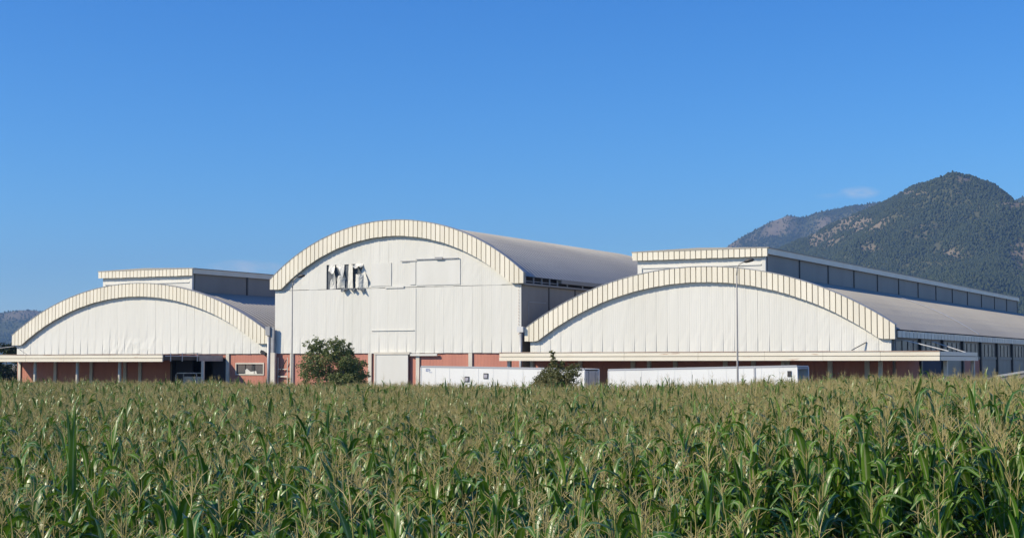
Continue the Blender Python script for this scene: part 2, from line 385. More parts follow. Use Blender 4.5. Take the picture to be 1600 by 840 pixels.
_, GC, BC = mountain('mountain', RC, 4500, 6600, -900, 700, 8, 60, 70, lambda xi, py, p, t: max(0, min(1, (502 - py) / 10)) * (1.0 + .9 * fb(p.x, p.y, 260, 4)) + max(0, fb(p.x, p.y, 200, 4) - .4))
wood('forest', GA[30:170], BA[30:170], 95000, None, 4.8, 'dark forest covering the nearer mountain slope on the right')
wood('forest', GB[35:170], BB[35:170], 30000, None, 6.0, 'bluish forest on the farther ridge behind the right hall')
wood('forest', GC[80:150], BC[80:150], 18000, None, 5.5, 'hazy forest on the distant mountain at the far left')

# ------------------------------------------------------------------ halls
def arch(cx, half, zc, ze):
    rise = zc - ze; Rr = (half * half + rise * rise) / (2 * rise)
    def f(x):
        d = min(abs(x - cx), half)
        return zc - Rr + math.sqrt(Rr * Rr - d * d)
    return f
def slab(name, xs, top, bot, y0, y1, m, parent):          # strip between two curves, with thickness
    mb = MB()
    F = [(x, y0, bot(x)) for x in xs] + [(x, y0, top(x)) for x in reversed(xs)]
    n = len(xs); N2 = 2 * n
    mb.v = F + [(x, y1, z) for (x, _, z) in F]
    for i in range(n - 1):
        a, b, c, d = i, i+1, N2-2-i, N2-1-i
        mb.f += [(a, b, c, d), (N2+d, N2+c, N2+b, N2+a), (a, N2+a, N2+b, b), (d, c, N2+c, N2+d)]
    mb.f += [(0, N2-1, N2+N2-1, N2), (n-1, N2+n-1, N2+n, n)]
    return obj(name, mb, m, parent)
def sheet_panel(name, x0, x1, zb, top, y, parent, m, flare=True, skip=None, depth=.04):
    """one cladding sheet: a slightly warped sheet with turned-back edges, proud of the joint on each side"""
    g = .003; x0 += g; x1 -= g; rs = random.Random(int(x0 * 977) ^ int(zb * 131))
    zs0 = [zb - rs.uniform(0, .03)]; zt = min(top(x0), top(x1))
    k = 5
    rows = [zs0[0] + (zt - zs0[0]) * i / k for i in range(k)]
    if zt - zb > 1.6: rows = [zs0[0], zb + .45, zb + 1.0, zb + 1.5] + [zb + 1.5 + (zt - zb - 1.5) * i / 3 for i in (1, 2)]
    cols = [x0, x0 + (x1 - x0) * .35, x0 + (x1 - x0) * .7, x1]
    mb = MB(); w = rs.uniform(.3, 1.0); tl = rs.uniform(-.012, .012)
    R = len(rows) + 1; K = len(cols)
    for ri in range(R):
        for ci, x in enumerate(cols):
            z = rows[ri] if ri < len(rows) else top(x)
            e = max(0, 1 - (z - zb) / 1.6) if flare else 0
            u = ci / (K - 1)
            dy = -.040 * w * e * u - .02 * e * math.sin(u * math.pi) + tl * (u - .5) + (.020 if -102.5 < x0 < -96.5 and z < 7 else .005) * rs.uniform(-1, 1)
            mb.v.append((x, y + dy, z))
    for ri in range(R - 1):
        for ci in range(K - 1):
            a = ri*K+ci; mb.f.append((a, a+1, a+K+1, a+K))
    border = [i for i in range(K)] + [r*K+K-1 for r in range(1, R)] + [(R-1)*K+i for i in reversed(range(K-1))] + [r*K for r in reversed(range(1, R-1))]
    base = len(mb.v)
    for b in border: x, _, z = mb.v[b]; mb.v.append((x, y + depth, z))
    nb = len(border)
    for i in range(nb): j = (i+1) % nb; mb.f.append((border[i], base+i, base+j, border[j]))
    return obj(name, mb, m, parent)
def barrel(name, cx, half, f, y0, y1, m, parent, pitch=.6):
    """curved roof with real standing ribs running over the arch"""
    mb = MB(); na = 30; prof = []
    y = y0
    while y < y1 - pitch:
        prof += [(y, 0), (y + pitch * .78, 0), (y + pitch * .83, .035), (y + pitch * .95, .035)]; y += pitch
    prof.append((y, 0)); prof.append((y1, 0))
    k = len(prof)
    for i in range(na + 1):
        x = cx - half + 2 * half * i / na; z = f(x)
        for (yy, h) in prof: mb.v.append((x, yy, z + h))
    for i in range(na):
        for j in range(k - 1):
            a = i*k+j; mb.f.append((a, a+k, a+k+1, a+1))
    o = obj(name, mb, m, parent)
    return o
def fascia_run(parent, x0, x1, top, bot, y0, y1, pitch, m, gap=.07, name='fascia_panel'):
    n = max(1, round((x1 - x0) / pitch)); w = (x1 - x0) / n
    for i in range(n):
        a, b = x0 + i*w + gap/2, x0 + (i+1)*w - gap/2
        j = random.uniform(-.012, .012); q = random.uniform(-.006, .006)
        fr = [(a, y0+q, bot(a)+j), (b, y0+q, bot(b)+j), (b, y0+q, top(b)), (a, y0+q, top(a))]
        obj(name, MB().prism(fr, [(x, y1, z) for x, _, z in fr]), m, parent)

CLB = 4.95                                               # lower edge of the white cladding
def hall(name, label, cx, half, zc, ze, zci, zei, flat, length, pw=.9, openings=(), pil=(), roofm='roof', panel_top=None, hole=None):
    base = (cx, YF, 0)
    h = empty(name, base, label, 'warehouse')
    fo = arch(cx, half, zc, ze); fi_ = arch(cx, half - flat, zci, zei)
    fi = lambda x: zei if abs(x - cx) >= half - flat else fi_(x)
    xs = [cx - half + 2 * half * i / 48 for i in range(49)]
    # arched fascia of cream panels
    fas = slab('fascia', xs, lambda x: fo(x) - .03, lambda x: fi(x) + .03, YF - .20, YF - .02, M['cream_back'], h)
    fascia_run(fas, cx - half, cx + half, fo, fi, YF - .32, YF - .205, .43, M['cream'])
    cap = slab('fascia_cap', xs, lambda x: fo(x) + .05, lambda x: fo(x) + .004, YF - .35, YF + .25, M['frame_grey'], h)
    # roof
    fr = arch(cx, half - .05, zc - .22, ze - .30)
    barrel('roof', cx, half - .05, fr, YF - .01, YF + length, M[roofm], h)
    # front cladding
    wh = half - .38
    inner = slab('front_wall', [cx - wh + 2*wh*i/40 for i in range(41)], lambda x: fi(x) + .3, lambda x: CLB + .02, YF + .15, YF + .22, M['backing' if hole else 'white_sheet'], h)
    n = round(2 * wh / pw); w = 2 * wh / n
    for i in range(n):
        a, b = cx - wh + i*w, cx - wh + (i+1)*w
        if panel_top is None:
            sheet_panel('cladding_sheet', a, b, CLB, lambda x: fi(x) + .2, YF, inner, M['clad'])
        else:
            sheet_panel('cladding_sheet', a, b, CLB, lambda x: panel_top - .05, YF, inner, M['clad'])
            if hole and a > hole[0] - .3 and b < hole[1] + .3:
                sheet_panel('cladding_sheet', a, b, hole[3], lambda x: fi(x) + .2, YF + .012, inner, M['clad'], False)
            else:
                sheet_panel('cladding_sheet', a, b, panel_top, lambda x: fi(x) + .2, YF + .012, inner, M['clad'], False)
    # lower red wall, cut at openings
    cuts = sorted(openings); x = cx - wh; spans = []
    for (a, b, zt) in cuts:
        spans.append((x, a)); x = b
    spans.append((x, cx + wh))
    low = obj('plinth', MB().box(cx - wh, cx + wh, YF + .06, YF + .35, -.3, .25), M['concrete'], h)
    for (a, b) in spans:
        marks = [a] + [p for p in sorted(pil) if a + .4 < p < b - .4] + [b]
        for p, q in zip(marks[:-1], marks[1:]):
            obj('red_wall_panel', MB().box(p + .012, q - .012, YF + .10, YF + .30, .25, CLB + .05), M['red'], low)
    for p in pil: obj('pilaster', MB().box(p - .17, p + .17, YF - .03, YF + .095, .0, CLB - .03), M['pilaster'], low)
    for (a, b, zt) in cuts:
        if zt < CLB: obj('lintel', MB().box(a, b, YF + .09, YF + .30, zt, CLB + .05), M['red'], low)
    # left side wall, back wall, floor
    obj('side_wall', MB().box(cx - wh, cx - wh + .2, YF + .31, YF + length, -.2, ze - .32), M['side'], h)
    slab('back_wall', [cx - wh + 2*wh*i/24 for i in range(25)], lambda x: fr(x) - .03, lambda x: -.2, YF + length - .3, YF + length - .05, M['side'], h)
    return h, fo, fi, fr

def clerestory(h, cx, half, fr, z0, z1, length, bays):
    x0, x1 = cx - half, cx + half; y0 = YF + .8
    zt = 12.62; zf = 12.02                                # fascia
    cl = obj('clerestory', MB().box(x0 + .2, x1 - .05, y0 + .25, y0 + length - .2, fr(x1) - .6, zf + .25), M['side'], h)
    # front face
    obj('front_sheet', MB().box(x0 + .12, x1 - .02, y0 + .04, y0 + .22, fr(x0) - .3, zf + .2), M['white_sheet'], cl)
    obj('front_ledge', MB().box(x0 + .55, x1 - .35, y0 - .03, y0 + .035, zf - .62, zf - .52), M['white_sheet'], cl)
    obj('corner_post', MB().box(x1 - .28, x1 + .0, y0 - .02, y0 + .035, fr(x1) - .3, zf - .02), M['white_sheet'], cl)
    obj('front_ledge', MB().box(x0 + .40, x0 + .52, y0 - .03, y0 + .035, fr(x0) - .3, zf - .5), M['white_sheet'], cl)
    # roof with cream fascia
    obj('clerestory_roof', MB().prism([(x0 - .25, y0 - .3, zt + .02), (x1 + .35, y0 - .3, zt + .02), (x1 + .35, y0 - .3, zt + .08), (cx, y0 - .3, zt + .22), (x0 - .25, y0 - .3, zt + .08)],
                                     [(x0 - .25, y0 + length, zt + .02), (x1 + .35, y0 + length, zt + .02), (x1 + .35, y0 + length, zt + .08), (cx, y0 + length, zt + .22), (x0 - .25, y0 + length, zt + .08)]), M['roof'], cl)
    obj('fascia_back', MB().box(x0 - .18, x1 + .22, y0 - .2, y0 - .05, zf + .02, zt), M['cream_back'], cl)
    fascia_run(cl, x0 - .2, x1 + .25, lambda x: zt + .02, lambda x: zf, y0 - .28, y0 - .205, .43, M['cream'])
    # side fascia (plain, seen in shade)
    obj('side_fascia', MB().box(x1 + .2, x1 + .29, y0 - .19, y0 + length, zt - .42, zt + .015), M['cream'], cl)
    obj('side_fascia', MB().box(x0 - .24, x0 - .18, y0 - .19, y0 + length, zt - .42, zt + .015), M['cream'], cl)
    bw = length / bays
    for i in range(bays):
        a, b = y0 + .3 + i*bw, y0 + .3 + (i+1)*bw
        if b > y0 + length - .2: b = y0 + length - .2
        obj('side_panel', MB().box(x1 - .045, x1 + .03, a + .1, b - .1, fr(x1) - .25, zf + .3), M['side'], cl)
        obj('mullion', MB().box(x1 - .04, x1 + .10, b - .1, b + .1, fr(x1) - .25, zf + .28), M['dark_steel'], cl)
    return cl

# left hall
LC, LH = -98.1, 15.25
hL, foL, fiL, frL = hall('arched_hall', 'white arched hall with cream fascia and red lower wall at the left end', LC, LH, 11.4, 6.75, 10.2, 5.8, 1.2, 100,
    openings=[(-93.9, -87.6, 4.5), (-86.67, -83.65, 4.1)], pil=[-112.6, -108.0, -103.5, -99.4, -97.6, -87.55])
clerestory(hL, -97.7, 5.4, frL, 0, 0, 100, 13)
# middle hall
MC, MH = -70.3, 12.5
hM, foM, fiM, frM = hall('arched_hall', 'tallest white arched hall in the middle with torn cladding sheets', MC, MH, 16.03, 11.33, 14.7, 10.48, 1.2, 38.5,
    openings=[(-71.75, -68.8, 4.9)], pil=[-72.55, -67.85, -62.85, -80.6], roofm='roof_mid', panel_top=10.42, hole=(-76.95, -73.0, 10.42, 12.5))
# right hall
RC_, RH = -42.95, 14.8
hR, foR, fiR, frR = hall('arched_hall', 'white arched hall on the right with long grey roof and clerestory', RC_, RH, 11.34, 6.8, 10.18, 5.82, 1.15, 104,
    pil=[-57.2, -53, -48.5, -45, -41, -38.8, -36.2, -33, -30.3])
clerestory(hR, -43.3, 5.25, frR, 0, 0, 101, 13)

# --- left hall front details
yo = YF + .1
obj('door_reveal', MB().box(-94.1, -93.9, YF + .05, YF + .5, 0, 4.5), M['dark_steel'], hL)
obj('door_reveal', MB().box(-87.75, -87.6, YF + .05, YF + .5, 0, 4.5), M['frame_grey'], hL)
obj('door_leaf', MB().box(-93.88, -91.9, YF + .5, YF + .58, 0, 4.48), M['inside'], hL)
obj('door_leaf', MB().box(-89.6, -87.78, YF + .5, YF + .58, 0, 4.48), M['inside'], hL)
obj('interior_wall', MB().box(-113, -83.3, YF + 9, YF + 9.2, 0, 6), M['inside'], hL)
win = obj('window', MB().box(-86.6, -83.72, YF + .16, YF + .19, 3.13, 4.07), M['glass'], hL)
for (a, b, c, d) in ((-86.72, -83.6, 4.02, 4.14), (-86.72, -83.6, 3.06, 3.16), (-86.72, -86.62, 3.16, 4.02), (-83.7, -83.6, 3.16, 4.02)):
    obj('window_frame', MB().box(a, b, YF + .04, YF + .155, c, d), M['pilaster'], win)
for x in (-85.7, -84.7): obj('mullion', MB().box(x - .03, x + .03, YF + .12, YF + .157, 3.16, 4.02), M['dark_steel'], win)
obj('wall_below_window', MB().box(-86.66, -83.66, YF + .10, YF + .30, .25, 3.06), M['red'], hL)
obj('window_blind', MB().prism([(-85.75, YF + .125, 3.17), (-84.4, YF + .125, 3.17), (-84.5, YF + .125, 3.42), (-85.1, YF + .125, 3.36), (-85.5, YF + .125, 3.62), (-85.7, YF + .125, 3.5)],
    [(x, YF + .135, z) for x, z in ((-85.75, 3.17), (-84.4, 3.17), (-84.5, 3.42), (-85.1, 3.36), (-85.5, 3.62), (-85.7, 3.5))]), M['white_sheet'], win)
dp = obj('downpipe', MB().tube([(-82.72, YF - .45, 0), (-82.72, YF - .45, 7.2)], .15, 10), M['galv'], hL, True)
obj('pipe_hopper', MB().box(-82.95, -82.5, YF - .66, YF - .28, 6.5, 7.25), M['frame_grey'], dp)
obj('corner_column', MB().box(-82.50, -82.06, YF - .5, YF - .25, 0, 5.0), M['pilaster'], hL)
obj('corner_flashing', MB().box(-82.5, -82.2, YF - .48, YF - .3, 5.0, 7.2), M['frame_grey'], hL)
fl = obj('arm_shadow_rod', MB().tube([(-83.0, YF - .02, 4.5), (-83.05, YF - .5, 4.75)], .035, 6), M['dark_steel'], hL)  # here a real arm, carrying the floodlight
obj('floodlight', MB().prism([(-83.45, YF - .75, 5.0), (-83.0, YF - .65, 4.75), (-82.9, YF - .65, 5.0), (-83.35, YF - .75, 5.25)], [(-83.40, YF - .45, 4.95), (-83.0, YF - .40, 4.70), (-82.9, YF - .40, 4.95), (-83.30, YF - .45, 5.2)]), M['dark_steel'], fl)
obj('cable', MB().tube([(-113.1, YF - .1, 5.72), (-116, YF - .4, 5.45), (-119, YF - .8, 5.35), (-123, YF - 1.3, 5.45)], .025, 5), M['pale_steel'], hL)
obj('cable', MB().tube([(-112.8, YF - .3, 5.7), (-112.3, YF - .12, 5.3), (-111.6, YF - .1, 4.97)], .022, 5), M['frame_grey'], hL)
# side panels seen right of the left hall's clerestory are hidden by the middle hall
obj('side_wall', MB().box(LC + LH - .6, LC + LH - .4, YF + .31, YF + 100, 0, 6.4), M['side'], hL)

# --- canopy helper
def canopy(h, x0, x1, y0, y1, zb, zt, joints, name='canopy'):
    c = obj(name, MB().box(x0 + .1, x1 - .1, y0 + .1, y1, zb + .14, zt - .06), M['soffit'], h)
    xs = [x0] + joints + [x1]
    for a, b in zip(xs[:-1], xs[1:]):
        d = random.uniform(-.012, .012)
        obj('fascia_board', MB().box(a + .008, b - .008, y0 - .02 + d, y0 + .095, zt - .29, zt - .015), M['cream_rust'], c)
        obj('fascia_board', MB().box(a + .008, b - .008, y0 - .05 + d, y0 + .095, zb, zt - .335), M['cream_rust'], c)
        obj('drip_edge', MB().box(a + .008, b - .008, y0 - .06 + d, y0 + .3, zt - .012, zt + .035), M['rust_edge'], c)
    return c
# left canopy
cL = canopy(hL, -113.0, -88.1, 103.0, YF - .05, 4.23, 4.83, [-108.4, -103.7, -99.2, -94.0])
for x in (52, 118, 184):
    p = PX(x + 3, 580, 104.2)
    obj('post', MB().tube([(p.x, 104.2, 0), (p.x, 104.2, 4.36)], .14, 10), M['pilaster'], cL)
obj('post', MB().tube([(-87.55, 107.6, 0), (-87.55, 107.6, 4.3)], .15, 10), M['pilaster'], cL)
obj('side_rail', MB().tube([(-88.0, 103.2, 4.70), (-88.0, 107.6, 4.70)], .04, 6), M['pale_steel'], cL)
for y in (103.9, 105.4, 107.4): obj('side_rail', MB().tube([(-88.0, y, 4.25), (-88.0, y, 4.98)], .04, 6), M['pale_steel'], cL)
obj('side_board', MB().box(-88.12, -88.02, 107.7, YF - .06, 4.28, 4.80), M['frame_grey'], cL)
obj('loose_sheet', MB().prism([(-88.6, 103.6, 4.86), (-88.0, 103.6, 4.86), (-88.0, 107.9, 4.99), (-88.6, 107.9, 4.95)], [(-88.6, 103.6, 4.88), (-88.0, 103.6, 4.88), (-88.0, 107.9, 5.01), (-88.6, 107.9, 4.97)]), M['rust_edge'], cL)
# right canopy, with a wing round the corner
cR = canopy(hR, -57.45, -24.0, 106.0, YF - .05, 4.28, 4.90, [-52.6, -47.0, -41.2, -36.2, -32.0, -28.0])
obj('canopy_wing', MB().box(-28.0, -24.15, YF - .045, 118.0, 4.42, 4.84), M['soffit'], cR)
obj('fascia_board', MB().box(-24.09, -23.98, 106.1, 118.0, 4.61, 4.885), M['cream_rust'], cR)
obj('fascia_board', MB().box(-24.09, -23.95, 106.1, 118.0, 4.28, 4.565), M['cream_rust'], cR)
for (x, y) in ((-56.9, 106.6), (-55.9, 108.5), (-28.8, 109.0), (-24.3, 109.0), (-24.25, 117.6), (-36.0, 109.5), (-46.5, 109.5)):
    obj('post', MB().box(x - .13, x + .13, y - .13, y + .13, 0, 4.40), M['pilaster'], cR)
for (y, x1) in ((113.2, -25.0), (122.0, -25.6)):
    obj('tie_rod', MB().tube([(-28.25, y, 5.78), (x1, y - .1, 4.96 if y < 118 else 4.9)], .04, 6), M['pale_steel'], hR)
# --- right hall right side
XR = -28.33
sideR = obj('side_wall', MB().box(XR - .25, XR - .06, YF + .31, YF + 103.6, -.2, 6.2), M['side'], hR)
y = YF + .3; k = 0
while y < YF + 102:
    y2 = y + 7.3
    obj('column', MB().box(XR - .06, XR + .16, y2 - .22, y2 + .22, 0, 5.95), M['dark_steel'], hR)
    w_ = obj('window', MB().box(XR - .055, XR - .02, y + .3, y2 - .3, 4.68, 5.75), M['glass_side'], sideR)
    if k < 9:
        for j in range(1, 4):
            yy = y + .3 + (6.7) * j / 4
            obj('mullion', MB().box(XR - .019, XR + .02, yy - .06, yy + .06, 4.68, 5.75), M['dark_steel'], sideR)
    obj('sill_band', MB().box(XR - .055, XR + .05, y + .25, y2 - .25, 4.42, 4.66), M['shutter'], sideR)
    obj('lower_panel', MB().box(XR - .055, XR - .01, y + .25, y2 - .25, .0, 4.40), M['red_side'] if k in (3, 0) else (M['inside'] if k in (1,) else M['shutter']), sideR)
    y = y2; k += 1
slab('roof_patch', [-36 + 7.7 * i / 12 for i in range(13)], lambda x: frR(x) + .075, lambda x: frR(x) + .055, YF + 28.6, YF + 29.0, M['pale_steel'], hR)
ev = obj('eave_fascia', MB().box(-28.25, -28.12, YF + .02, YF + 103.8, 5.95, 6.42), M['dark_steel'], hR)
yy = YF + .05
for i in range(92):
    obj('fascia_panel', MB().box(-28.118, -28.05, yy + .07, yy + 1.05, 5.93, 6.40), M['cream'], ev); yy += 1.12
obj('arm_shadow_rod', MB().tube([(-30.3, YF - .03, 5.6), (-31.2, YF - .7, 5.02)], .035, 6), M['dark_steel'], hR)  # dark rod standing in for a diagonal shadow line; no lamp hangs here

# --- middle hall details
for i, (a, b, c, d, e) in enumerate(((-72.5, -70.45, 10.55, 12.5, .015), (-68.0, -63.8, 10.52, 12.62, .012), (-68.6, -68.06, 10.6, 12.5, .02))):
    obj('hatch_panel', MB().box(a, b, YF - e - .02, YF - .012, c, d), M['white_sheet'], hM)
obj('hatch_rail', MB().box(-69.5, -68.0, YF - .11, YF - .06, 12.54, 12.60), M['frame_grey'], hM)
obj('hatch_rail', MB().box(-68.0, -63.9, YF - .14, YF - .06, 12.64, 12.71), M['frame_grey'], hM)
obj('rail_trolley', MB().box(-66.1, -65.4, YF - .22, YF - .145, 12.62, 12.80), M['frame_grey'], hM)
obj('flashing_strip', MB().box(-72.4, -68.2, YF - .075, YF - .03, 6.80, 6.85), M['white_sheet'], hM)
obj('flashing_strip', MB().box(-71.0, -69.2, YF - .08, YF - .03, 10.35, 10.52), M['white_sheet'], hM)
obj('joint_strip', MB().box(-68.10, -68.03, YF - .03, YF - .018, 5.2, 10.3), M['white_sheet'], hM)
for k in range(16): obj('rivet', MB().box(-58.42, -58.36, YF - .06, YF - .035, 6.4 + k * .25, 6.47 + k * .25), M['rust_edge'], hM)
dr = obj('sliding_door', MB().box(-71.9, -68.68, YF - .20, YF - .10, .05, 4.82), M['white_sheet'], hM)
obj('door_frame', MB().box(-71.98, -71.82, YF - .24, YF - .205, .05, 4.82), M['pilaster'], dr)
obj('door_header', MB().box(-72.0, -68.5, YF - .26, YF - .06, 4.83, 5.02), M['pilaster'], dr)
obj('door_track', MB().box(-68.49, -65.9, YF - .2, YF - .05, 4.70, 4.88), M['white_sheet'], dr)
# torn cladding: dark blue-grey backing and lower flaps, with curled sheets
obj('dark_backing', MB().box(-76.95, -73.0, YF + .10, YF + .145, 10.4, 12.55), M['backing'], hM)
def torn(x0, x1, z0, topf, curl, ph, m='white_sheet'):
    mb = MB(); nx, nz = 7, 9; rs = random.Random(int(ph * 100))
    for i in range(nz + 1):
        for j in range(nx + 1):
            u, v = j / nx, i / nz; z = z0 + (topf(u) - z0) * v
            x = x0 + (x1 - x0) * u + .07 * v * v * math.sin(ph)
            yv = YF + .02 - curl(u, v) + .02 * rs.uniform(-1, 1)
            mb.v.append((x, yv, z))
    for i in range(nz):
        for j in range(nx): a = i*(nx+1)+j; mb.f.append((a, a+1, a+nx+2, a+nx+1))
    o = obj('torn_sheet', mb, M[m], hM); s = o.modifiers.new('thick', 'SOLIDIFY'); s.thickness = .012; return o
torn(-76.7, -76.05, 10.42, lambda u: 10.75 + 1.1 * u ** .8 + .1 * math.sin(u * 9), lambda u, v: .35 * v * v * u, .3)
torn(-76.75, -76.15, 12.5, lambda u: 11.95 - .45 * math.sin(u * 3.0) * u, lambda u, v: .25 * v * v, 1.3)
torn(-75.95, -75.15, 10.48, lambda u: 11.35 + .25 * math.sin(u * 3.1) - .1 * u, lambda u, v: .45 * v * (1 - v * .4) * math.sin(u * 3.14), 2.2)
torn(-76.0, -75.2, 12.5, lambda u: 12.3 - 1.1 * u * u, lambda u, v: .30 * v * v * u, 4.0)
torn(-74.82, -74.25, 10.45, lambda u: 12.45 + .05 * math.sin(u * 5), lambda u, v: .25 * u * (.4 + .6 * v), 1.0)
torn(-74.02, -73.3, 10.43, lambda u: 11.6 + .04 * math.sin(u * 12), lambda u, v: .16 * math.sin(u * 3.14) + .05, 3.0)
torn(-74.05, -73.25, 12.5, lambda u: 12.32 - .25 * abs(math.sin(u * 4)), lambda u, v: .4 * v * v, 5.0)
torn(-73.25, -72.75, 10.43, lambda u: 12.0 - 1.0 * u, lambda u, v: .22 * v * u, 2.0)
torn(-75.4, -74.75, 10.44, lambda u: 10.22 - .12 * math.sin(u * 6), lambda u, v: .3 * v + .06, 1.7, 'backing')
torn(-74.5, -74.0, 10.44, lambda u: 10.2 + .1 * math.sin(u * 7), lambda u, v: .25 * v + .06, 1.2, 'backing')
torn(-73.6, -73.05, 10.44, lambda u: 10.15 + .12 * math.sin(u * 5), lambda u, v: .3 * v + .06, 2.6, 'backing')
# right flank of the middle hall, with the open gap below the eave
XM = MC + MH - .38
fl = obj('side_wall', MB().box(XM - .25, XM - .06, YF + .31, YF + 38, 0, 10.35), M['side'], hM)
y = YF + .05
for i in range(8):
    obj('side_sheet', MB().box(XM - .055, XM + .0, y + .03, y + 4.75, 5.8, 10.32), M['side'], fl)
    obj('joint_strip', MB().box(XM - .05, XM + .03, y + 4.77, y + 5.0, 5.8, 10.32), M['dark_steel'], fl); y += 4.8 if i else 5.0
obj('hatch_frame', MB().box(XM + .004, XM + .03, YF + 1.2, YF + 4.3, 9.0, 9.06), M['frame_grey'], fl)
obj('hatch_frame', MB().box(XM + .004, XM + .03, YF + 1.2, YF + 1.27, 6.5, 9.0), M['frame_grey'], fl)
obj('eave_beam', MB().box(XM - .2, XM + .28, YF + .0, YF + 38.3, 10.36, 10.50), M['side'], hM)
for i in range(5): obj('eave_strut', MB().box(XM + .12, XM + .22, YF + .3 + i * 1.45, YF + .4 + i * 1.45, 10.5, 11.0), M['frame_grey'], hM)
for i in range(5): obj('eave_strut', MB().box(XM + .12, XM + .2, YF + 8 + i * 3, YF + 8.12 + i * 3, 10.5, 10.72), M['frame_grey'], hM)
obj('eave_rail', MB().box(XM + .11, XM + .2, YF + .1, YF + 6.3, 10.66, 10.70), M['frame_grey'], hM)
obj('gutter', MB().box(XM + .0, XM + .34, YF + 6.6, YF + 38.3, 10.73, 11.06), M['side'], hM)
obj('eave_cavity', MB().box(XM - .5, XM - .4, YF + .3, YF + 38.2, 10.3, 11.2), M['inside'], hM)
dp = obj('downpipe', MB().tube([(-58.0, YF - .42, 0), (-58.0, YF - .42, 6.9)], .13, 10), M['galv'], hM, True)
obj('pipe_hopper', MB().box(-58.25, -57.72, YF - .62, YF - .30, 6.55, 7.0), M['pale_steel'], dp)
obj('side_ladder', MB().box(-82.0, -81.95, YF - .12, YF - .07, 0, 4.6).box(-81.0, -80.95, YF - .12, YF - .07, 0, 4.6).box(-81.95, -81.0, YF - .12, YF - .07, 2.9, 3.0).box(-81.95, -81.0, YF - .12, YF - .07, 3.55, 3.62), M['pilaster'], hM)
obj('brace', MB().tube([(-81.9, YF - .15, 3.1), (-81.05, YF - .15, 4.4)], .04, 6), M['dark_steel'], hM)

# ------------------------------------------------------------------ trailers
def wheel(parent, x, y, r=.5, w=.34):
    t = obj('wheel', MB().tube([(x, y - w/2, r), (x, y - w/2 + .05, r), (x, y + w/2 - .05, r), (x, y + w/2, r)], [r * .9, r, r, r * .9], 18), M['rubber'], parent, local=True)
    obj('rim', MB().tube([(x, y - w/2 - .012, r), (x, y - w/2 + .02, r)], [r * .5, r * .56], 14), M['galv'], t, local=False)
    return t
def trailer(label, x0, y0, length, h, tilt, open_end):
    t = empty('semi_trailer', (x0, y0, 0), label, 'trailer', 'white trailers parked before the halls')
    OFF[t.name] = Vector((0, 0, 0))                       # parts are built in the trailer's own space
    w = 2.5; zb = 1.15; Lh = length
    body = MB()
    body.box(0, Lh, 0, .06, zb, h - .08).box(0, Lh, w - .06, w, zb, h - .08).box(0, .08, .06, w - .06, zb, h - .08).box(.0, Lh, .0, w, h - .078, h - .01).box(0, Lh, .06, w - .06, zb, zb + .12)
    b = obj('box_body', body, M['trailer'], t, local=True)
    obj('top_rail', MB().box(-.01, Lh + .01, -.025, .07, h - .10, h + .02), M['trailer_trim'], t, local=True)
    obj('bottom_rail', MB().box(-.01, Lh + .01, -.03, .05, zb - .16, zb + .0), M['trailer_trim'], t, local=True)
    obj('corner_post', MB().box(Lh - .02, Lh + .03, -.025, .16, zb, h - .11), M['trailer'], t, local=True)
    obj('corner_post', MB().box(Lh - .02, Lh + .03, w - .16, w + .02, zb, h - .11), M['trailer'], t, local=True)
    obj('corner_post', MB().box(-.04, .02, -.025, .14, zb, h - .11), M['trailer'], t, local=True)
    for i in range(1, 11):
        obj('side_seam', MB().box(Lh * i / 11 - .015, Lh * i / 11 + .015, -.012, -.002, zb, h - .11), M['trailer'], t, local=True)
    if open_end:
        obj('rear_header', MB().box(Lh - .06, Lh + .02, .16, w - .16, h - .24, h - .11), M['trailer_trim'], t, local=True)
        obj('inner_wall', MB().box(Lh - 1.6, Lh - 1.5, .07, w - .07, zb + .13, h - .11), M['trailer_in'], t, local=True)
    else:
        for (a, b2) in ((.17, w / 2 - .01), (w / 2 + .01, w - .17)):
            d = obj('rear_door', MB().box(Lh - .05, Lh + .012, a, b2, zb, h - .16), M['trailer_trim'], t, local=True)
            obj('lock_bar', MB().tube([(Lh + .03, (a + b2) / 2, zb + .1), (Lh + .03, (a + b2) / 2, h - .2)], .022, 6), M['galv'], d)
    obj('chassis', MB().box(.4, Lh - .3, .75, .9, zb - .45, zb - .17).box(.4, Lh - .3, 1.6, 1.75, zb - .45, zb - .17), M['dark_steel'], t, local=True)
    for i in range(3):
        for yy in (.25, w - .25): wheel(t, Lh - 4.4 + i * 1.32, yy)
    for yy in (.6, w - .6): obj('landing_leg', MB().box(2.9, 3.05, yy - .07, yy + .07, 0, zb - .1).box(2.8, 3.15, yy - .14, yy + .14, 0, .04), M['dark_steel'], t, local=True)
    t.rotation_euler = (0, tilt, 0)
    return t
t1 = trailer('white box trailer with two small grey placards before the red wall', -60.88, 100.0, 13.42, 3.9, R_(.75), False)
for (px, py) in ((729, 592), (758.5, 587)):
    p = PX(px, py, 100.0); lx, lz = p.x + 60.88, p.z + (p.x + 60.88) * math.sin(R_(.75))
    pl = obj('placard', MB().box(lx - .19, lx + .19, -.04, -.014, lz - .2, lz + .2), M['dark_steel'], t1, local=True)
    obj('placard_face', MB().box(lx - .15, lx + .13, -.052, -.042, lz - .14, lz + .12), M['placard'], pl)
lg = obj('logo', MB().box(.42, .50, -.02, -.013, 3.5, 3.72).box(.52, .62, -.02, -.013, 3.64, 3.72).box(.54, .60, -.02, -.013, 3.48, 3.60).box(.66, .72, -.02, -.013, 3.5, 3.72).box(.74, .80, -.02, -.013, 3.58, 3.64).box(.72, .95, -.02, -.013, 3.42, 3.46), M['logo'], t1, local=True)
t2 = trailer('white box trailer with dark open rear end under the right canopy', -45.48, 100.0, 13.6, 3.68, -R_(1.15), True)
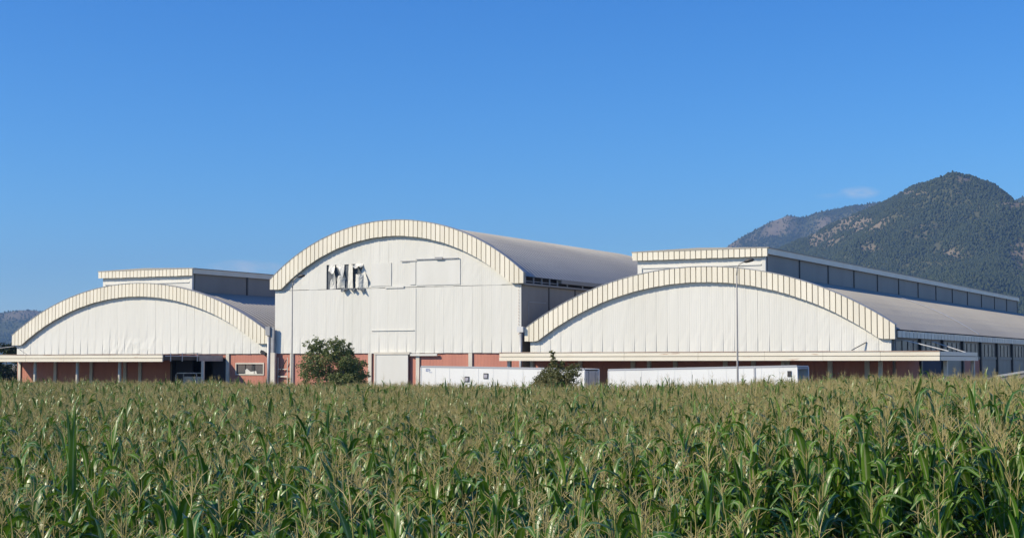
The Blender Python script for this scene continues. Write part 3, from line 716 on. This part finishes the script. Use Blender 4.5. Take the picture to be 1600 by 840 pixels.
obj('strap', MB().box(10.62, 10.74, -.03, -.013, 1.15, 3.57), M['trailer_trim'], t2, local=True)
obj('side_vent', MB().box(12.95, 13.22, -.04, -.013, 2.95, 3.33), M['dark_steel'], t2, local=True)

# grey tipper lorry at the right edge
tl = empty('tipper_lorry', (-20.4, 95.2, 0), 'grey tipper lorry half hidden by corn at the right edge', 'lorry')
OFF[tl.name] = Vector((0, 0, 0))
cab = MB().prism([(.0, 0, .7), (1.9, 0, .7), (1.9, 0, 3.05), (1.5, 0, 3.22), (.45, 0, 3.2), (.12, 0, 2.6), (.0, 0, 2.2)], [(.0, 2.3, .7), (1.9, 2.3, .7), (1.9, 2.3, 3.05), (1.5, 2.3, 3.22), (.45, 2.3, 3.2), (.12, 2.3, 2.6), (.0, 2.3, 2.2)])
cb = obj('cab', cab, M['lorry'], tl, local=True)
wn = [(.35 + .45 * math.cos(a) * .8 + .3, 0, 2.78 + .30 * math.sin(a)) for a in [i * math.pi / 7 for i in range(14)]]
obj('cab_window', MB().prism([(x, -.015, z) for x, _, z in wn], [(x, -.002, z) for x, _, z in wn]), M['glass'], cb, local=False).location = Vector(((.35+.3) - OFF[cb.name].x, -.01 - OFF[cb.name].y, 2.78 - OFF[cb.name].z))
obj('tipper_body', MB().prism([(2.1, -.05, 1.2), (8.2, -.05, 1.2), (8.2, -.05, 4.0), (5.0, -.05, 3.82), (2.1, -.05, 3.30)], [(2.1, 2.35, 1.2), (8.2, 2.35, 1.2), (8.2, 2.35, 4.0), (5.0, 2.35, 3.82), (2.1, 2.35, 3.30)]), M['lorry'], tl, local=True)
for i in range(8): obj('body_rib', MB().box(2.3 + i * .78, 2.38 + i * .78, -.11, -.053, 1.3, 3.12 + .07 * i), M['frame_grey'], tl, local=True)
obj('body_rail', MB().prism([(2.0, -.12, 3.23), (5.0, -.12, 3.76), (8.2, -.12, 3.94), (8.2, -.12, 4.06), (5.0, -.12, 3.88), (2.0, -.12, 3.37)], [(2.0, -.052, 3.23), (5.0, -.052, 3.76), (8.2, -.052, 3.94), (8.2, -.052, 4.06), (5.0, -.052, 3.88), (2.0, -.052, 3.37)]), M['frame_grey'], tl, local=True)
obj('chassis', MB().box(.3, 8.1, .7, .85, .6, 1.15).box(.3, 8.1, 1.5, 1.65, .6, 1.15), M['dark_steel'], tl, local=True)
for x in (1.0, 5.6, 6.9):
    for yy in (.2, 2.1): wheel(tl, x, yy)

# pale rack standing in the dark doorway of the left hall
p0 = PX(275, 590, 107.5); p1 = PX(307, 590, 107.5); zt = PX(290, 582.5, 107.5).z
rk = empty('steel_rack', ((p0.x + p1.x) / 2, 107.5, 0), 'pale steel rack frame standing before the dark doorway', 'rack')
for x in (p0.x, p1.x):
    for y in (107.5, 108.5): obj('upright', MB().tube([(x, y, 0), (x, y, zt - .12), (x + (.12 if x == p0.x else -.12), y, zt)], .05, 6), M['galv'], rk)
for y in (107.5, 108.5): obj('top_bar', MB().tube([(p0.x + .12, y, zt), (p1.x - .12, y, zt)], .05, 6), M['pale_steel'], rk)
for z in (.6, 1.4, 2.2): obj('shelf', MB().box(p0.x, p1.x, 107.45, 108.55, z, z + .05), M['galv'], rk)
obj('mesh_panel', MB().box(p0.x + .06, p1.x - .06, 108.44, 108.46, .66, zt - .3), M['galv'], rk)

# ------------------------------------------------------------------ lamp posts
def lamp_post(x, y, zt, label):
    l = empty('lamp_post', (x, y, 0), label, 'lamp post', 'tall lamp posts in the yard')
    obj('pole', MB().tube([(x, y, 0), (x, y, 3), (x, y, zt - .9)], [.075, .065, .045], 10), M['post_grey'], l, True)
    obj('base_plate', MB().box(x - .22, x + .22, y - .22, y + .22, 0, .04), M['galv'], l)
    a = obj('arm', MB().tube([(x, y, zt - .9), (x + .03, y, zt - .5), (x + .16, y, zt - .22), (x + .38, y, zt - .1), (x + .62, y, zt - .02)], [.05, .045, .04, .035, .03], 8), M['post_grey'], l, True)
    obj('lamp_head', MB().tube([(x + .5, y, zt - .06), (x + .62, y, zt - .03), (x + .85, y, zt + .03), (x + 1.1, y, zt + .06), (x + 1.18, y, zt + .06)], [.05, .11, .13, .10, .03], 10), M['dark_steel'], a, True)
lamp_post(-72.6, 100.0, 10.85, 'lamp post left of the leafy tree before the middle hall')
lamp_post(-34.62, 96.0, 10.66, 'lamp post before the right hall, beside a white trailer')

# ------------------------------------------------------------------ trees
def tree(name, label, base, stems, lobes, nleaf, lsize, lm, group=None, seed=1):
    rs = random.Random(seed); t = empty(name, base, label, 'tree', group); bx, by, bz = base
    tr = MB()
    for (lx, ly, lz, lr) in lobes[:stems]:
        p0 = Vector((bx + rs.uniform(-.25, .25), by + rs.uniform(-.2, .2), 0)); p3 = Vector((bx + lx * .85, by + ly * .85, lz))
        p1 = p0.lerp(p3, .35) + Vector((-(lx) * .12, 0, .3)); p2 = p0.lerp(p3, .7)
        tr.tube([p0, p1, p2, p3], [.11, .085, .055, .02], 7)
        for k in range(5):
            q = p1.lerp(p3, rs.random()); e = q + Vector((rs.uniform(-1, 1), rs.uniform(-1, 1), rs.uniform(.1, .9))) * lr * .9
            tr.tube([q, q.lerp(e, .5) + Vector((0, 0, .08)), e], [.035, .024, .01], 5)
    obj('trunk', tr, M['bark'], t, True)
    vol = [l[3] ** 2.4 for l in lobes]; tot = sum(vol); cr = MB()
    for (lx, ly, lz, lr), v in zip(lobes, vol):
        n = int(nleaf * v / tot); ncl = max(4, n // 26)
        for c in range(ncl):
            while True:
                d = Vector((rs.gauss(0, 1), rs.gauss(0, 1), rs.gauss(0, 1)))
                if d.length > .1: break
            d.normalize(); rr = lr * rs.random() ** .42 * rs.uniform(.85, 1.18)
            cc = Vector((bx + lx, by + ly, lz)) + Vector((d.x, d.y, d.z * .92)) * rr
            for k in range(26):
                q = cc + Vector((rs.gauss(0, 1), rs.gauss(0, 1), rs.gauss(0, 1))) * lr * .13
                if q.z < .25: continue
                s = lsize * rs.uniform(.6, 1.25); a = Vector((rs.uniform(-1, 1), rs.uniform(-1, 1), rs.uniform(-.9, .4))).normalized()
                b = a.cross(Vector((rs.uniform(-1, 1), rs.uniform(-1, 1), rs.uniform(-1, 1)))).normalized()
                cr.quad(q - b * s * .05, q + a * s * .5 + b * s * .3, q + a * s, q + a * s * .5 - b * s * .3)
    obj('crown', cr, lm, t)
    return t
yt = 95.0
xl, xr = PX(472, 560, yt).x, PX(580, 560, yt).x; xc = (xl + xr) / 2 - .2
lob = []; rs = random.Random(5)
for i in range(22):
    a = rs.uniform(0, 6.28); r = rs.random() ** .5
    lob.append((r * math.cos(a) * 2.1, r * math.sin(a) * 1.7, rs.uniform(1.6, 4.4) + (1 - r) * .5, rs.uniform(.6, 1.05)))
lob += [(-2.0, 0, 5.3, .55), (-1.2, .2, 5.5, .65), (.1, 0, 5.6, .6), (-1.7, .3, 4.6, .8), (.6, -.2, 5.2, .7), (1.2, .3, 5.45, .28), (1.35, .3, 4.8, .22), (2.2, 0, 4.1, .5), (2.4, 0, 3.3, .5), (-2.3, -.1, 3.2, .6), (2.3, .1, 2.4, .6), (1.4, 0, 4.2, .7)]
tree('leafy_tree', 'round dark green tree before the middle hall, left of the white door', (xc, yt, 0), 8, lob, 32000, .155, M['leaf_tree'], seed=3)
yt = 94.0; p = PX(868, 570, yt); lob = []
for i in range(22):
    a = rs.uniform(0, 6.28); r = rs.random() ** .5
    lob.append((r * math.cos(a) * 1.4, r * math.sin(a) * 1.1, rs.uniform(1.2, 3.5), rs.uniform(.5, .8)))
lob += [(-.1, 0, 4.1, .38), (-.18, 0, 4.55, .24), (-.22, 0, 4.85, .14), (.42, 0, 4.2, .22), (.2, .1, 3.8, .45), (-.6, .1, 3.5, .4), (.95, 0, 3.3, .35), (1.2, 0, 2.8, .4), (-1.0, 0, 2.9, .4)]
tree('small_tree', 'small pointed brownish tree in front of the white trailer', (p.x, yt, 0), 6, lob, 22000, .14, M['leaf_shrub'], seed=9)
for i, (px, yy, hh, lab) in enumerate(((-34, 150, 7.6, 'dark tree furthest left beyond the left hall'), (-6, 146, 6.6, 'dark tree behind the left hall, just left of its wall'), (18, 168, 8.2, 'dark tree peeping out behind the left hall corner'), (-75, 142, 8.5, 'dark tree outside the left edge beyond the canopy'))):
    p = PX(px, 567, yy); rs2 = random.Random(40 + i); lob = []
    for k in range(14):
        a = rs2.uniform(0, 6.28); r = rs2.random() ** .5
        lob.append((r * math.cos(a) * 2.4, r * math.sin(a) * 2.2, rs2.uniform(1.3, hh - 1.3), rs2.uniform(.9, 1.4)))
    tree('dark_tree', lab, (p.x, yy, 0), 5, lob, 5000, .34, M['leaf_far'], 'dark trees beyond the left hall', 50 + i)

# ------------------------------------------------------------------ maize
def leaf_mesh(seed, length, width, a0, bend, kink=0):
    """blade with a folded midrib: leaves the stalk at angle a0 from vertical and bends over by 'bend' in all"""
    rs = random.Random(seed); mb = MB(); n = 9; x = z = 0.0; ang = a0; ds = length / n; tw = rs.uniform(-.5, .5); ph = rs.uniform(0, 6)
    prev = None; sway = rs.uniform(-.12, .12)
    for i in range(n + 1):
        t = i / n
        w = 1.05 * width * (.45 + 1.6 * t if t < .3 else .93 * (1 - ((t - .3) / .7) ** 1.9)) * .5 + .002
        fold = .45 * (1 - t) + .12; tt = tw * t
        ca, sa = math.cos(ang), math.sin(ang)
        nx, nz = -ca, sa                                    # blade normal in the bending plane
        for sgn in (-1, 0, 1):
            e = abs(sgn) * w * fold + .012 * math.sin(ph + 7 * t + sgn) * abs(sgn)
            yy = sgn * w * math.cos(tt) + sway * t * t
            mb.v.append((x + nx * (e + sgn * w * math.sin(tt)), yy, z + nz * (e + sgn * w * math.sin(tt))))
        if i < n:
            x += math.sin(ang) * ds; z += math.cos(ang) * ds
            ang += bend / n * (.4 + 1.2 * t) + kink * (.45 if i == 4 else .35 if i == 5 else .2 if i == 6 else 0)
    for i in range(n):
        for k in (0, 1): a = i*3+k; mb.f.append((a, a+1, a+4, a+3))
    return mb
LEAFSPEC = [(.55, .085, .22, .5), (.72, .10, .18, .6, .9), (.80, .11, .20, .8, 1.3), (.84, .115, .28, .9, 1.4), (.88, .115, .35, 1.0, 1.5), (.78, .105, .15, .4, 1.8), (.46, .075, .2, .4),
            (.82, .11, .40, .9, 1.2), (.62, .085, .5, 1.2, 1.2), (.74, .10, .25, .7, 1.6), (.90, .085, .05, .12), (.80, .09, .12, .25), (.46, .075, .35, .9), (.54, .085, .35, .8, .8), (.52, .08, .3, .5, 1.3)]
LEAVES = [mesh('corn_leaf', leaf_mesh(i, *s), M['corn'], True) for i, s in enumerate(LEAFSPEC)]
LEAF_MB = [leaf_mesh(i, *s) for i, s in enumerate(LEAFSPEC)]
for me_ in LEAVES:
    a_ = me_.attributes.new('rib', 'FLOAT', 'POINT'); a_.data.foreach_set('value', [1.0 if k % 3 == 1 else 0.0 for k in range(len(me_.vertices))])
DRY = [mesh('corn_leaf_dry', leaf_mesh(20 + i, *s), M['corn_dry'], True) for i, s in enumerate([(.6, .06, .6, 2.4), (.5, .05, .8, 2.0)])]
DRY_MB = [leaf_mesh(20 + i, *s) for i, s in enumerate([(.6, .06, .6, 2.4), (.5, .05, .8, 2.0)])]
def tassel_mb(seed, rad=.0037):
    rs = random.Random(seed); mb = MB(); Ht = rs.uniform(.32, .42)
    mb.tube([(0, 0, 0), (0, 0, Ht * .55), (rs.uniform(-.03, .03), rs.uniform(-.03, .03), Ht)], [rad, rad * 1.2, rad * .5], 4, False)
    n = rs.randint(5, 8)
    for k in range(n):
        a = 2.4 * k + rs.uniform(-.4, .4); z0 = Ht * (.12 + .33 * k / n); ln = rs.uniform(.18, .28) * (1 - .35 * k / n); sp = rs.uniform(.3, .95)
        d = Vector((math.cos(a) * math.sin(sp), math.sin(a) * math.sin(sp), math.cos(sp)))
        p0 = Vector((0, 0, z0)); p1 = p0 + d * ln * .5; d2 = (d + Vector((d.x, d.y, -.25)) * rs.uniform(.1, .7)).normalized(); p2 = p1 + d2 * ln * .5
        mb.tube([p0, p1, p2], [rad * .6, rad, rad * .45], 3, False)
    return mb
TAS_MB = [tassel_mb(i) for i in range(5)]; TAS = [mesh('corn_tassel', tassel_mb(i), M['tassel']) for i in range(5)]
def stalk_mb(): return MB().tube([(0, 0, -.02), (0, 0, 1.0), (0, 0, 1.9), (0, 0, 2.52)], [.014, .012, .009, .0055], 5, False)
STALK = mesh('corn_stalk', stalk_mb(), M['stalk'], True)
def ear_mb(): return MB().tube([(0, 0, 0), (.03, 0, .06), (.05, 0, .14), (.075, 0, .24), (.085, 0, .29)], [.012, .026, .03, .018, .004], 6, False)
EAR = mesh('corn_ear', ear_mb(), M['husk'], True)
def variant(seed, style):
    """list of (kind, mesh index, z, azimuth, scale); style 0 ripe with a bare tassel, 1 leafy, 2 late and upright"""
    rs = random.Random(100 + seed); parts = []; az = rs.uniform(0, 6.28)
    n = 15
    for k in range(n):
        u = k / (n - 1); z = .40 + u * (1.80, 1.86, 1.75)[style]; az += math.pi + rs.uniform(-.6, .6)
        if u > .8: idx = rs.choice(((12, 13, 14, 6, 0), (0, 1, 13, 2, 14, 12, 9), (10, 11, 10, 11))[style])
        elif u > .55: idx = rs.choice(((1, 2, 5, 9, 2, 7), (1, 2, 11, 9, 1, 7, 3, 5), (10, 11, 1))[style])
        elif u > .3: idx = rs.choice((2, 3, 4, 5, 7, 9))
        else: idx = rs.choice((3, 4, 7, 8))
        if u < .3 and rs.random() < .55 or rs.random() < (.12, .07, 0)[style]: parts.append(('dry', rs.randint(0, 1), z, az, rs.uniform(.8, 1.1)))
        else: parts.append(('leaf', idx, z, az, rs.uniform(.82, 1.08)))
    if style == 0 or style == 1 and rs.random() < .55: parts.append(('tassel', rs.randint(0, 4), 2.46, rs.uniform(0, 6), rs.uniform(.85, 1.15)))
    if rs.random() < .8: parts.append(('ear', 0, rs.uniform(1.0, 1.25), rs.uniform(0, 6), 1.0))
    return parts
VARS = [variant(i, 0) for i in range(7)] + [variant(20 + i, 1) for i in range(8)] + [variant(50, 2), variant(51, 2)]
def joined(parts):
    v, f, mi, rb = [], [], [], []
    def add(mb, z, az, s, k):
        n = len(v); c, d = math.cos(az), math.sin(az)
        rb.extend([1.0 if k == 0 and q % 3 == 1 else 0.0 for q in range(len(mb.v))])
        v.extend((s*(c*a[0] - d*a[1]), s*(d*a[0] + c*a[1]), s*a[2] + z) for a in mb.v); f.extend(tuple(n+i for i in q) for q in mb.f); mi.extend([k] * len(mb.f))
    add(stalk_mb(), 0, 0, 1, 1)
    for (kd, ix, z, az, s) in parts:
        if kd == 'leaf': add(LEAF_MB[ix], z, az, s, 0)
        elif kd == 'dry': add(DRY_MB[ix], z, az, s, 2)
        elif kd == 'tassel': add(TAS_MB[ix], z, az, s, 3)
        else: add(ear_mb(), z, az, s, 4)
    me = bpy.data.meshes.new('maize'); me.from_pydata(v, [], f); me.update()
    a_ = me.attributes.new('rib', 'FLOAT', 'POINT'); a_.data.foreach_set('value', rb)
    for m in ('corn', 'stalk', 'corn_dry', 'tassel', 'husk'): me.materials.append(M[m])
    me.polygons.foreach_set('material_index', mi); me.polygons.foreach_set('use_smooth', [True] * len(f)); return me
JOINED = [joined(v) for v in VARS]
# rows run away from the camera, a little to the right of the view axis
ra = math.atan((1462 - 800) / FPX) - YAW
D = Vector((math.sin(ra), math.cos(ra), 0)); NR = Vector((D.y, -D.x, 0))
plants = []
axh = Vector((-math.sin(YAW), math.cos(YAW), 0))
for irow in range(-125, 75):
    off = irow * .75
    s = 4.0 + random.random() * .17
    while s < 125:
        s += random.uniform(.115, .185)
        wob = random.gauss(0, .035)
        x = NR.x * (off + wob) + D.x * s; y = NR.y * (off + wob) + D.y * s
        if y > 90.5: break
        dep = x * axh.x + y * axh.y; lat = x * RT.x + y * RT.y
        if dep < 11 or abs(lat) > .335 * dep + 9: continue
        if random.random() < .04: continue
        px = 800 + FPX * lat / dep
        right = max(0, min(1, (px - 950) / 400)); edge = 19.5 + .8 * math.sin(lat * .8)
        hgt = .98 + .06 * mn.noise(Vector((x / 7, y / 7, 0))) + random.gauss(0, .055) + .20 * right
        if dep < edge: hgt = hgt - .04 - .34 * right * min(1, (edge - dep) / 2.5)
        if random.random() < .03: hgt += random.uniform(.06, .2)
        if dep > 40: hgt -= .03
        if dep < edge and random.random() < .55 * right: continue
        leafy = .84 + .8 * mn.noise(Vector((x / 5 + 40, y / 5, 0))) + .2 * max(0, min(1, (px - 1050) / 300)) - .78 * max(0, min(1, (dep - 22) / 38))
        late = dep > 26 and random.random() < (.016 if px > 700 else .006)
        if late: hgt = min(hgt, 1.06)
        plants.append((dep, x, y, hgt, random.randint(15, 16) if late else (random.randint(7, 14) if random.random() < leafy else random.randint(0, 6)), random.uniform(0, 6.28), random.gauss(0, .055), random.gauss(0, .055), px))
plants.sort()
near, rest = [], []
for p in plants:
    dep, x, y, h = p[:4]
    qx, qy, _ = PROJ((x, y, 2.75 * h))
    if len(near) < 299 and qy < 836 and 4 < qx < 1596: near.append(p)
    else: rest.append(p)
def single(x, y, h, vi, rz, tx, ty, label, group):
    e = empty('maize_plant', (x, y, 0), label, 'maize plant', group)
    e.rotation_euler = (tx, ty, rz); e.scale = (1, 1, h) if h < 1.25 else (h * .9, h * .9, h)
    def kid(name, me, z, az, s):
        o = bpy.data.objects.new(name, me); C.objects.link(o); o.parent = e; o.location = (0, 0, z); o.rotation_euler = (0, 0, az); o.scale = (s, s, s)
    kid('stalk', STALK, 0, 0, 1)
    for (kd, ix, z, az, s) in VARS[vi]:
        if kd == 'leaf': kid('leaf', LEAVES[ix], z, az, s)
        elif kd == 'dry': kid('leaf', DRY[ix], z, az, s)
        elif kd == 'tassel': kid('tassel', TAS[ix], z, az, s)
        else: kid('ear', EAR, z, az, s)
for (dep, x, y, h, vi, rz, tx, ty, px) in near:
    single(x, y, h, vi, rz, tx, ty, 'maize plant standing in the nearest rows of the field', 'maize plants in the nearest rows')
p = PR(128, 700, 17.5)
single(p.x, p.y, 1.24, 15, .6, .02, -.03, 'tallest dark leafy maize shoot rising above the field on the left', 'maize plants in the nearest rows')
pts = np.array([(p[1], p[2], 0) for p in rest]); n = len(rest)
rot = np.array([(p[6], p[7], p[5]) for p in rest])
hs = np.array([p[3] for p in rest]); scl = np.stack([RNG.uniform(.9, 1.1, n), RNG.uniform(.9, 1.1, n), hs * np.where(np.array([p[4] for p in rest]) > 14, 1.04, 1)], 1)
scatter('maize_field', pts, rot, scl, np.array([p[4] for p in rest]), JOINED, 'dense field of ripening maize stretching back to the halls', 'maize field')
print('maize', len(plants))

# ------------------------------------------------------------------ air
hz = obj('haze', MB().box(-7600, 7600, -700, 7600, -3.2, 660), None); hz['kind'] = 'stuff'; hz['label'] = 'thin blue summer haze over the plain'; hz['category'] = 'haze'
hm = bpy.data.materials.new('haze'); hm.use_nodes = True; hn = hm.node_tree.nodes; hn.clear()
ho = hn.new('ShaderNodeOutputMaterial'); pv = hn.new('ShaderNodeVolumePrincipled')
pv.inputs['Color'].default_value = (.36, .62, 1, 1); pv.inputs['Density'].default_value = 8.8e-5; pv.inputs['Anisotropy'].default_value = .2
hm.node_tree.links.new(pv.outputs[0], ho.inputs['Volume']); hz.data.materials.append(hm)
